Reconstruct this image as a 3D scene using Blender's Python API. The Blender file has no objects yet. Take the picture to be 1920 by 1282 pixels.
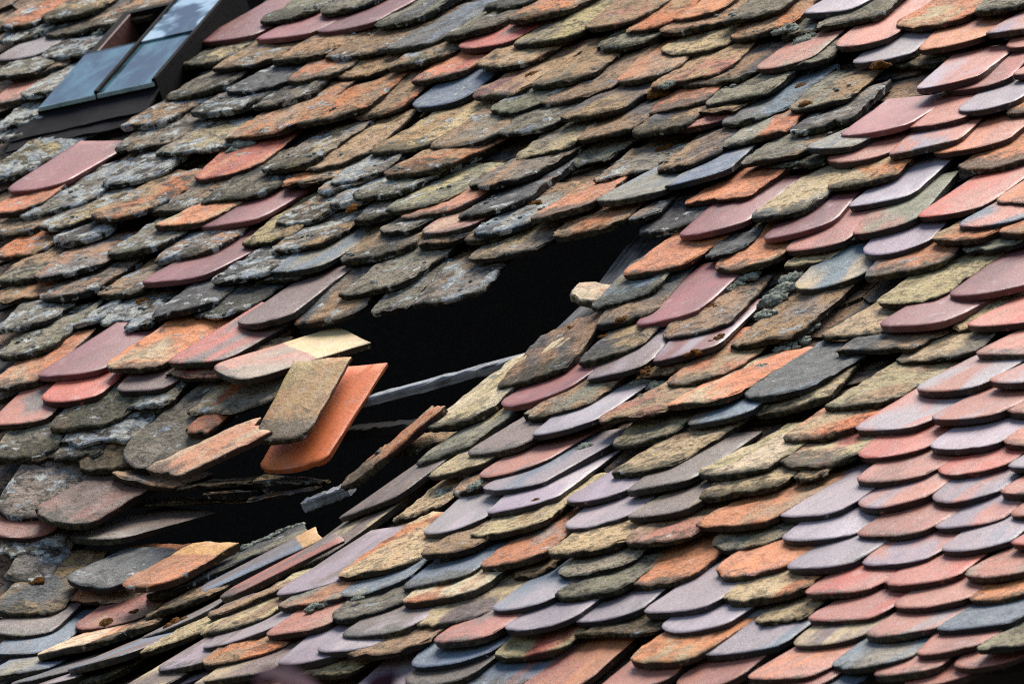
import bpy, math, random
from mathutils import Vector, Matrix, noise
random.seed(7)
R = math.radians
sc = bpy.context.scene

# ------------------------------------------------------------------ camera, sky, sun
PITCH = R(40.0)                       # pitch of the roof slope
H = Vector((1, 0, 0)); U = Vector((0, math.cos(PITCH), math.sin(PITCH))); N = Vector((0, -math.sin(PITCH), math.cos(PITCH)))
T0 = Vector((0, 0, 7.6))              # point of the roof that the lens is aimed at
DIST = 20.0
PXM = 896.0                           # photo pixels per metre at T0 (photo is 1920 x 1282)
FPX = PXM * DIST
CZ = Vector((.5296, -.789, .311)); CZ.normalize()
CX = Vector((.840, .438, -.320)); CX = (CX - CZ * CX.dot(CZ)).normalized()
CY = CZ.cross(CX)
def r2w(v): return H * v[0] + U * v[1] + N * v[2]
wx, wy, wz = r2w(CX), r2w(CY), r2w(CZ)
CAM = T0 + wz * DIST
cd = bpy.data.cameras.new('camera'); cam = bpy.data.objects.new('camera', cd); sc.collection.objects.link(cam)
cam.matrix_world = Matrix(((wx.x, wy.x, wz.x, CAM.x), (wx.y, wy.y, wz.y, CAM.y), (wx.z, wy.z, wz.z, CAM.z), (0, 0, 0, 1)))
cd.sensor_width = 36.0; cd.lens = FPX / 1920 * 36.0; cd.clip_start = .1; cd.clip_end = 3000
cd.dof.use_dof = True; cd.dof.focus_distance = 20.0; cd.dof.aperture_fstop = 13.0
sc.camera = cam
SUN_DIR = Vector((-.05, .37, .92)).normalized()
world = bpy.data.worlds.new('World'); sc.world = world; world.use_nodes = True
wn = world.node_tree; bg = wn.nodes['Background']; sky = wn.nodes.new('ShaderNodeTexSky')
sky.sky_type = 'NISHITA'; sky.sun_disc = False
sky.sun_elevation = math.asin(SUN_DIR.z); sky.sun_rotation = math.atan2(SUN_DIR.x, SUN_DIR.y)
sky.air_density = 1.0; sky.dust_density = 1.5; sky.ozone_density = 1.2
wn.links.new(sky.outputs[0], bg.inputs[0]); bg.inputs[1].default_value = .05
sd = bpy.data.lights.new('sun', 'SUN'); sd.energy = 2.0; sd.angle = R(38); sd.color = (1, .95, .88)
sun = bpy.data.objects.new('sun', sd); sc.collection.objects.link(sun)
sun.rotation_euler = SUN_DIR.to_track_quat('Z', 'Y').to_euler()
sc.cycles.use_denoising = False; sc.cycles.filter_width = 1.15
vs = sc.view_settings; vs.view_transform = 'Standard'; vs.look = 'None'; vs.exposure = 1.62; vs.gamma = 1; vs.use_curve_mapping = False

# ------------------------------------------------------------------ roof geometry in roof coordinates (a along the courses, b up the slope, n outwards)
CAMR = CZ * DIST
def gsag(a, b):
    s = -.185 * math.exp(-.5 * ((a + .58) / .38) ** 2 - .5 * ((b + .70) / (.75 if b < -.70 else .38)) ** 2)
    s += .012 * math.sin(a * 2.1 + b * 1.3) + .008 * math.sin(b * 3.7 - a * 1.1)
    return s
def ray(px, py):
    d = CX * ((px - 960) / FPX) + CY * ((641 - py) / FPX) - CZ
    return d
def unproj(px, py, h=0.0):
    """the roof point (a, b) seen at a photo pixel, h metres above the sagging batten surface"""
    d = ray(px, py); lo = None; t = DIST - 4.5; last = None
    while t < DIST + 4.5:
        p = CAMR + d * t; f = p.z - gsag(p.x, p.y) - h
        if last is not None and f <= 0 < last:
            lo, hi = t - .05, t
            for _ in range(18):
                m = (lo + hi) / 2; p = CAMR + d * m
                if p.z - gsag(p.x, p.y) - h > 0: lo = m
                else: hi = m
            return CAMR + d * ((lo + hi) / 2)
        last = f; t += .05
    return CAMR + d * DIST
def proj(p):
    q = p - CAMR; z = -q.dot(CZ)
    return 960 + FPX * q.dot(CX) / z, 641 - FPX * q.dot(CY) / z
def W(p): return T0 + r2w(p)
ROOFM = Matrix(((H.x, U.x, N.x, T0.x), (H.y, U.y, N.y, T0.y), (H.z, U.z, N.z, T0.z), (0, 0, 0, 1)))
def frame(o, ex, ey, ez):
    """world matrix from roof-space origin and axes"""
    return ROOFM @ Matrix(((ex.x, ey.x, ez.x, o.x), (ex.y, ey.y, ez.y, o.y), (ex.z, ey.z, ez.z, o.z), (0, 0, 0, 1)))

# ------------------------------------------------------------------ materials
def mat(name):
    m = bpy.data.materials.new(name); m.use_nodes = True
    nt = m.node_tree; return m, nt, nt.nodes['Principled BSDF']
class NB:
    def __init__(s, nt): s.nt = nt
    def n(s, t, **k):
        x = s.nt.nodes.new(t)
        for a, v in k.items(): setattr(x, a, v)
        return x
    def l(s, a, b): s.nt.links.new(a, b)
    def put(s, sock, v):
        if isinstance(v, bpy.types.NodeSocket): s.l(v, sock)
        else: sock.default_value = v
    def math(s, op, a, b=0.0, clamp=False):
        x = s.n('ShaderNodeMath', operation=op); x.use_clamp = clamp
        s.put(x.inputs[0], a); s.put(x.inputs[1], b); return x.outputs[0]
    def mix(s, f, a, b, mode='MIX'):
        x = s.n('ShaderNodeMix', data_type='RGBA', blend_type=mode)
        s.put(x.inputs[0], f); s.put(x.inputs[6], a); s.put(x.inputs[7], b); return x.outputs[2]
    def noise(s, vec, scale, detail=4, rough=.6, dist=0.0):
        x = s.n('ShaderNodeTexNoise'); s.l(vec, x.inputs['Vector'])
        x.inputs['Scale'].default_value = scale; x.inputs['Detail'].default_value = detail
        x.inputs['Roughness'].default_value = rough; x.inputs['Distortion'].default_value = dist; return x.outputs[0]
    def step(s, v, a, b, lo=0.0, hi=1.0):
        x = s.n('ShaderNodeMapRange', interpolation_type='SMOOTHSTEP')
        s.put(x.inputs[0], v); s.put(x.inputs[1], a); s.put(x.inputs[2], b); x.inputs[3].default_value = lo; x.inputs[4].default_value = hi
        return x.outputs[0]
    def attr(s, name, col=False):
        x = s.n('ShaderNodeAttribute', attribute_type='OBJECT', attribute_name=name); return x.outputs[0 if col else 2]
    def coords(s, stretch=None):
        tc = s.n('ShaderNodeTexCoord'); oi = s.n('ShaderNodeObjectInfo')
        add = s.n('ShaderNodeVectorMath', operation='ADD'); sc_ = s.n('ShaderNodeVectorMath', operation='SCALE')
        cmb = s.n('ShaderNodeCombineXYZ'); s.l(oi.outputs['Random'], cmb.inputs[0]); s.put(cmb.inputs[1], s.math('MULTIPLY', oi.outputs['Random'], 7.3)); s.put(cmb.inputs[2], s.math('MULTIPLY', oi.outputs['Random'], 3.1))
        s.l(cmb.outputs[0], sc_.inputs[0]); sc_.inputs[3].default_value = 20.0
        s.l(tc.outputs['Object'], add.inputs[0]); s.l(sc_.outputs[0], add.inputs[1])
        v = add.outputs[0]
        if stretch:
            m = s.n('ShaderNodeMapping'); s.l(v, m.inputs[0]); m.inputs['Scale'].default_value = stretch; return v, m.outputs[0], oi
        return v, v, oi

def clay_material():
    m, nt, bs = mat('weathered_clay'); b = NB(nt)
    v, vs_, oi = b.coords((1.0, .35, 1.0))
    c1 = oi.outputs['Color']; c2 = b.attr('tint', True); grain = b.attr('grain'); lich = b.attr('lichen'); soot = b.attr('soot')
    # fired flashing: two clays blending along the tile
    n1 = b.noise(vs_, 9, 3, .5, .6)
    base = b.mix(b.step(n1, .44, .62), c1, c2)
    sy = b.n('ShaderNodeSeparateXYZ'); tco = b.n('ShaderNodeTexCoord'); b.l(tco.outputs['Object'], sy.inputs[0])
    yy = b.math('ADD', sy.outputs[1], b.math('MULTIPLY', b.noise(v, 25, 3), .016))
    fr_ = b.attr('fresh'); fmask = b.step(yy, fr_, b.math('ADD', fr_, .006))
    base = b.mix(fmask, base, b.attr('freshcol', True))
    n2 = b.noise(vs_, 60, 3, .6)
    base = b.mix(b.math('MULTIPLY', b.step(n2, .3, .75), .35), base, (.5, .42, .38, 1), 'SOFT_LIGHT')
    # rough tiles: weathered crust in patches, bright grains and dark pits
    f1 = b.noise(v, 30, 8, .68, .4); f2 = b.noise(v, 95, 6, .7); f3 = b.noise(v, 260, 3, .6)
    crust = b.step(f1, .52, .62)
    pits = b.step(f2, .49, .36)
    grains = b.step(f3, .50, .62)
    dark = b.mix(.85, base, (.022, .02, .016, 1))
    rough_c = b.mix(b.math('MULTIPLY', crust, .8), base, dark)
    lightc = b.mix(.35, b.mix(1.0, base, (1.9, 1.85, 1.7, 1), 'MULTIPLY'), (.42, .36, .25, 1))
    rough_c = b.mix(b.math('MULTIPLY', grains, b.step(f1, .35, .6, .7, .2)), rough_c, lightc)
    rough_c = b.mix(b.math('MULTIPLY', pits, .85), rough_c, (.018, .016, .012, 1))
    col = b.mix(grain, base, rough_c)
    st_ = b.n('ShaderNodeMapping'); b.l(v, st_.inputs[0]); st_.inputs['Scale'].default_value = (1, .12, 1)
    streak = b.noise(st_.outputs[0], 70, 5, .65)
    col = b.mix(b.step(streak, .50, .72, 0, .32), col, (.10, .09, .085, 1))
    col = b.mix(b.step(b.noise(v, 24, 5, .7), .54, .72, 0, .34), col, (.50, .43, .38, 1))
    # soot and algae blotches
    s1 = b.noise(v, 16, 5, .65, .8)
    th = b.math('SUBTRACT', .74, b.math('MULTIPLY', soot, .34))
    col = b.mix(b.math('MULTIPLY', b.step(s1, th, b.math('ADD', th, .10)), .82), col, (.028, .028, .024, 1))
    # cut edges painted dark: patchy algae on old tiles, lip shade on all
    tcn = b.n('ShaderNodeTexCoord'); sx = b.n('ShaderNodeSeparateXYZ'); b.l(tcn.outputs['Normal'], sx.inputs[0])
    algae_shade = b.math('MULTIPLY', b.step(sx.outputs[2], .62, .25), b.step(b.noise(v, 55, 4, .7), .24, .42))
    algae_shade = b.math('MULTIPLY', algae_shade, b.step(soot, .0, .06, .35, .92))
    col = b.mix(algae_shade, col, (.014, .013, .011, 1))
    # olive and black growth creeping up from the tail
    tm = b.math('ADD', b.math('SUBTRACT', b.math('MULTIPLY', b.attr('tail'), .16), sy.outputs[1]), b.math('MULTIPLY', b.math('SUBTRACT', f1, .5), .22))
    tm = b.math('MULTIPLY', b.step(tm, .0, .05), b.step(b.attr('tail'), 0, .1, 0, .8))
    col = b.mix(tm, col, b.mix(b.step(f2, .45, .6), (.02, .019, .014, 1), (.105, .095, .045, 1)))
    # small specks on the smooth ones
    sp = b.noise(v, 190, 2, .5)
    col = b.mix(b.math('MULTIPLY', b.step(sp, .71, .76), .7), col, (.04, .035, .03, 1))
    # lichen: pale crusts with lobed edges, bluish and white, some yellow
    l1 = b.noise(v, 38, 7, .72, .3); l0 = b.noise(v, 17, 2, .5)
    ll = b.math('ADD', b.math('MULTIPLY', l1, .52), b.math('MULTIPLY', l0, .48))
    lt = b.math('SUBTRACT', .665, b.math('MULTIPLY', lich, .20))
    lm = b.step(ll, lt, b.math('ADD', lt, .022))
    lc = b.mix(b.step(b.noise(v, 22, 2), .45, .6), (.66, .66, .58, 1), (.44, .48, .50, 1))
    lc = b.mix(b.step(f2, .42, .6), b.mix(1.0, lc, (.55, .55, .55, 1), 'MULTIPLY'), lc)
    col = b.mix(b.math('MULTIPLY', lm, .88), col, lc)
    y1 = b.noise(v, 27, 4, .65)
    yt = b.math('SUBTRACT', .76, b.math('MULTIPLY', lich, .06))
    col = b.mix(b.math('MULTIPLY', b.step(y1, yt, b.math('ADD', yt, .04)), .85), col, (.30, .22, .025, 1))
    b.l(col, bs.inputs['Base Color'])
    rg = b.math('ADD', b.math('MULTIPLY', grain, .32), b.step(n2, .3, .7, .38, .53))
    rg = b.math('ADD', rg, b.math('MULTIPLY', lm, .3), True)
    b.l(rg, bs.inputs['Roughness'])
    sl = b.math('SUBTRACT', .32, b.math('MULTIPLY', grain, .22)); b.l(sl, bs.inputs['Specular IOR Level'])
    # relief
    hgt = b.math('ADD', b.math('MULTIPLY', f1, .9), b.math('ADD', b.math('MULTIPLY', f2, .75), b.math('MULTIPLY', f3, .35)))
    hgt = b.math('MULTIPLY', hgt, b.math('ADD', b.math('MULTIPLY', grain, .0075), .0005))
    hgt = b.math('ADD', hgt, b.math('MULTIPLY', lm, .0012))
    hgt = b.math('SUBTRACT', hgt, b.math('MULTIPLY', b.math('MULTIPLY', b.step(f1, .55, .58), grain), .0022))
    bp = b.n('ShaderNodeBump'); bp.inputs['Strength'].default_value = 1; bp.inputs['Distance'].default_value = 1.0
    b.l(hgt, bp.inputs['Height']); b.l(bp.outputs[0], bs.inputs['Normal'])
    return m
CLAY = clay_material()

def wood_material(name, c1, c2, rough=.75):
    m, nt, bs = mat(name); b = NB(nt)
    v, vs_, oi = b.coords((40, 1.2, 40))
    g = b.noise(vs_, 3, 6, .7, .4); g2 = b.noise(v, 14, 3)
    col = b.mix(b.step(g, .35, .65), c1, c2); col = b.mix(b.math('MULTIPLY', b.step(g2, .45, .7), .6), col, (.015, .013, .011, 1))
    b.l(col, bs.inputs['Base Color']); bs.inputs['Roughness'].default_value = rough
    bp = b.n('ShaderNodeBump'); bp.inputs['Distance'].default_value = .006; b.l(g, bp.inputs['Height']); b.l(bp.outputs[0], bs.inputs['Normal'])
    return m
RAFTER = wood_material('weathered_rafter_wood', (.012, .012, .013, 1), (.17, .17, .175, 1))
LATH = wood_material('grey_lath_wood', (.24, .25, .26, 1), (.46, .47, .48, 1), .6)
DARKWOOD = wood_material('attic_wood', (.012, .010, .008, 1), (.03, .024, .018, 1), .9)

def moss_material(name, c1, c2, scale=160):
    m, nt, bs = mat(name); b = NB(nt); v, _, oi = b.coords()
    f = b.noise(v, scale, 4, .7); g = b.noise(v, 40, 3)
    col = b.mix(b.step(f, .35, .65), c1, c2); col = b.mix(b.math('MULTIPLY', b.step(g, .5, .7), .5), col, (.03, .03, .015, 1))
    b.l(col, bs.inputs['Base Color']); bs.inputs['Roughness'].default_value = .95; bs.inputs['Specular IOR Level'].default_value = .1
    bp = b.n('ShaderNodeBump'); bp.inputs['Distance'].default_value = .006; b.l(f, bp.inputs['Height']); b.l(bp.outputs[0], bs.inputs['Normal'])
    return m
MOSS_RUST = moss_material('rust_moss', (.06, .022, .006, 1), (.24, .095, .012, 1))
MOSS_GREEN = moss_material('grey_green_moss', (.13, .14, .10, 1), (.42, .44, .36, 1))
NODULE = moss_material('lichen_nodule', (.14, .145, .12, 1), (.40, .42, .38, 1), 220)

# ------------------------------------------------------------------ roof root and helpers
def link(o): sc.collection.objects.link(o); return o
eave = unproj(1750, 1262, .02)
ROOT_LOC = W(Vector((eave.x, eave.y, 0)))
roof = link(bpy.data.objects.new('tiled_roof', None)); roof.location = ROOT_LOC
roof['kind'] = 'thing'; roof['label'] = 'old sagging roof of weathered clay tiles with a large hole'; roof['category'] = 'roof'
ROOT_INV = Matrix.Translation(-ROOT_LOC)
def new_mesh(name, verts, faces, m, smooth=None):
    me = bpy.data.meshes.new(name); me.from_pydata(verts, [], faces); me.validate(); me.update()
    if m: me.materials.append(m)
    if smooth is not None:
        me.polygons.foreach_set('use_smooth', [True] * len(me.polygons)); me.set_sharp_from_angle(angle=R(smooth))
    return me
def place(name, me, mw, parent=None, inv=None):
    o = link(bpy.data.objects.new(name, me))
    if parent: o.parent = parent; o.matrix_parent_inverse = inv if inv is not None else ROOT_INV; o.matrix_basis = mw
    else: o.matrix_world = mw
    return o

PAL = {  # base colour (linear), grain, lichen, soot
 'n': ((.24, .080, .073), .04, .0, .0), 'o': ((.60, .215, .08), .55, .16, .16), 's': ((.45, .165, .108), .14, .04, .16),
 'l': ((.315, .255, .268), .10, .02, .14), 'g': ((.25, .22, .15), .95, .36, .34), 'd': ((.10, .10, .098), .8, .35, .5),
 'b': ((.40, .245, .125), .95, .28, .34), 'y': ((.55, .41, .215), .85, .22, .2), 'u': ((.14, .185, .225), .25, .18, .25),
 'k': ((.27, .235, .185), 1., .95, .5), 'r': ((.52, .115, .07), .13, .06, .08), 'w': ((.66, .52, .32), .45, .05, .0),
 'v': ((.165, .115, .092), .2, .08, .22)}
def dress(o, code, rng, grain=None, col=None, tint=None):
    p = PAL[code[0]]; q = PAL[code[1]] if len(code) > 1 and code[1] in PAL else p
    j = lambda c, k: tuple(min(.9, x * k * rng.uniform(.94, 1.06)) for x in c)
    k = rng.uniform(.82, 1.18)
    if p is q: c2 = j(p[0], k * rng.choice((.72, 1.3)))
    else: c2 = j(q[0], rng.uniform(.85, 1.15))
    o.color = (*j(p[0], k), 1); o['tint'] = [float(x) for x in c2]
    g = p[1] * .75 + q[1] * .25 if p is not q else p[1]
    o['grain'] = float(min(1, g * rng.uniform(.85, 1.15)))
    o['lichen'] = float(max(0, (p[2] * .65 + q[2] * .35) * rng.uniform(.7, 1.3)))
    o['soot'] = float(max(0, (p[3] * .7 + q[3] * .3) * rng.uniform(.5, 1.5)))
    o['tail'] = float(max(0, rng.gauss(.25, .35)) * (.3 + .7 * o['grain'])) if p[1] > .1 else 0.0
    o['fresh'] = 9.0; o['freshcol'] = [.6, .4, .2]
    if grain is not None: o['grain'] = grain
    if col: o.color = (*col, 1)
    if tint: o['tint'] = list(tint)

def tile_mesh(w, ln, t, grain, seed, broken=0.0, jag_head=0.0, camber=0.0, hole=False, nu=12, nv=14, d=.062, mt=None):
    """one beaver-tail tile: x across, y from the tail (0) to the head (ln), z up; rounded arris, chipped edge, warped face"""
    sv = Vector((seed * 3.17, seed * 1.31, seed * .77))
    A = .0008 + .0026 * grain; E = .0013 + .0040 * grain
    sq = 2.3 + .65 * math.sin(seed * 2.3); d = d * (1 + .22 * math.sin(seed * 4.7))
    skew = .009 * math.sin(seed * 5.1)
    cr = random.Random(int(seed * 977)); chips = [(cr.uniform(-1, 1), cr.uniform(.03, .13), cr.uniform(.002, .011 if grain < .3 else .017)) for _ in range(cr.choice((0, 0, 1, 2)) if grain < .3 else cr.choice((0, 1, 2, 3)))]
    def tail(s):
        y = d * (1 - max(0, 1 - abs(s) ** sq) ** (1 / sq)) + skew * s
        for (c0, cw_, cd_) in chips: y += cd_ * max(0, 1 - abs(s - c0) / cw_)
        if broken:
            q = noise.fractal(Vector((s * 2.6, seed * 9.7, 0)), .7, 2.1, 5)
            q2 = noise.noise(Vector((s * 13, seed * 4.1, 3)))
            y = y * (1 - .7 * broken) + broken * (.018 + .021 * q + .004 * q2)
        return y
    def headf(s):
        if not jag_head: return ln + .002 * math.sin(s * 3 + seed)
        return ln + jag_head * (.6 * noise.fractal(Vector((s * 1.5, seed * 3.3, 8)), .8, 2.2, 5) + .08 * noise.noise(Vector((s * 11, seed, 1))))
    def zsurf(x, y):
        z = camber * (1 - (2 * x / w) ** 2) + .008 * math.sin(seed) * (y / ln) * (2 * x / w)
        if grain > .3 or broken: z += A * 1.5 * noise.fractal(Vector((x * 26, y * 26, 0)) + sv, .8, 2.1, 4)
        else: z += .0007 * noise.noise(Vector((x * 14, y * 9, 0)) + sv)
        return z
    top = []; P = []
    ss = [math.sin(math.pi / 2 * (-1 + 2 * i / nu)) * .62 + (-1 + 2 * i / nu) * .38 for i in range(nu + 1)]
    vv = [(j / nv) ** 1.35 for j in range(nv + 1)]
    def outl(s, v):
        y0 = tail(s); y1 = headf(s); return s * w / 2, y0 + (y1 - y0) * v
    V = []; F = []
    for j in range(nv + 1):
        for i in range(nu + 1):
            V.append(outl(ss[i], vv[j]))
    idx = lambda i, j: j * (nu + 1) + i
    ring = [idx(i, 0) for i in range(nu)] + [idx(nu, j) for j in range(nv)] + [idx(i, nv) for i in range(nu, 0, -1)] + [idx(0, j) for j in range(nv, 0, -1)]
    n = len(ring)
    RP = []
    for k in range(n):
        x, y = V[ring[k]]; xa, ya = V[ring[k - 1]]; xb, yb = V[ring[(k + 1) % n]]
        tx, ty = xb - xa, yb - ya; q = math.hypot(tx, ty) or 1; nx, ny = ty / q, -tx / q
        e = E * noise.fractal(Vector((x * 34, y * 34, 5)) + sv, .8, 2.1, 4)
        e2 = E * noise.fractal(Vector((x * 40, y * 40, 11)) + sv, .8, 2.1, 4)
        RP.append((x, y, nx, ny, e, e2))
    verts = []
    inset = .0014 + .0012 * grain
    for (x, y) in V: verts.append([x, y, zsurf(x, y)])
    for k in range(n):
        x, y, nx, ny, e, e2 = RP[k]; vt = verts[ring[k]]
        vt[0] -= nx * (inset + max(0, e)); vt[1] -= ny * (inset + max(0, e)); vt[2] -= .0003 + abs(e) * .4
    tt = t
    b0 = len(verts)
    for k in range(n):
        x, y, nx, ny, e, e2 = RP[k]; z = zsurf(x, y)
        verts.append([x + nx * e * .5, y + ny * e * .5, z - inset * 1.1 - abs(e) * .5])
    b1 = len(verts)
    for k in range(n):
        x, y, nx, ny, e, e2 = RP[k]; z = zsurf(x, y)
        verts.append([x + nx * (e2 * .9 - .001), y + ny * (e2 * .9 - .001), z - tt * .55])
    b2 = len(verts)
    for k in range(n):
        x, y, nx, ny, e, e2 = RP[k]; z = camber * (1 - (2 * x / w) ** 2)
        verts.append([x - nx * (.002 + abs(e2)), y - ny * (.002 + abs(e2)), z - tt])
    faces = [(idx(i, j), idx(i + 1, j), idx(i + 1, j + 1), idx(i, j + 1)) for j in range(nv) for i in range(nu)]
    for k in range(n):
        k2 = (k + 1) % n
        faces.append((ring[k], b0 + k, b0 + k2, ring[k2])); faces.append((b0 + k, b1 + k, b1 + k2, b0 + k2)); faces.append((b1 + k, b2 + k, b2 + k2, b1 + k2))
    faces.append(tuple(b2 + k for k in range(n - 1, -1, -1)))
    # side faces point outwards with this winding for a counter-clockwise ring
    return new_mesh('tile', verts, faces, mt or CLAY, 42 if grain < .3 else 60)

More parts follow.
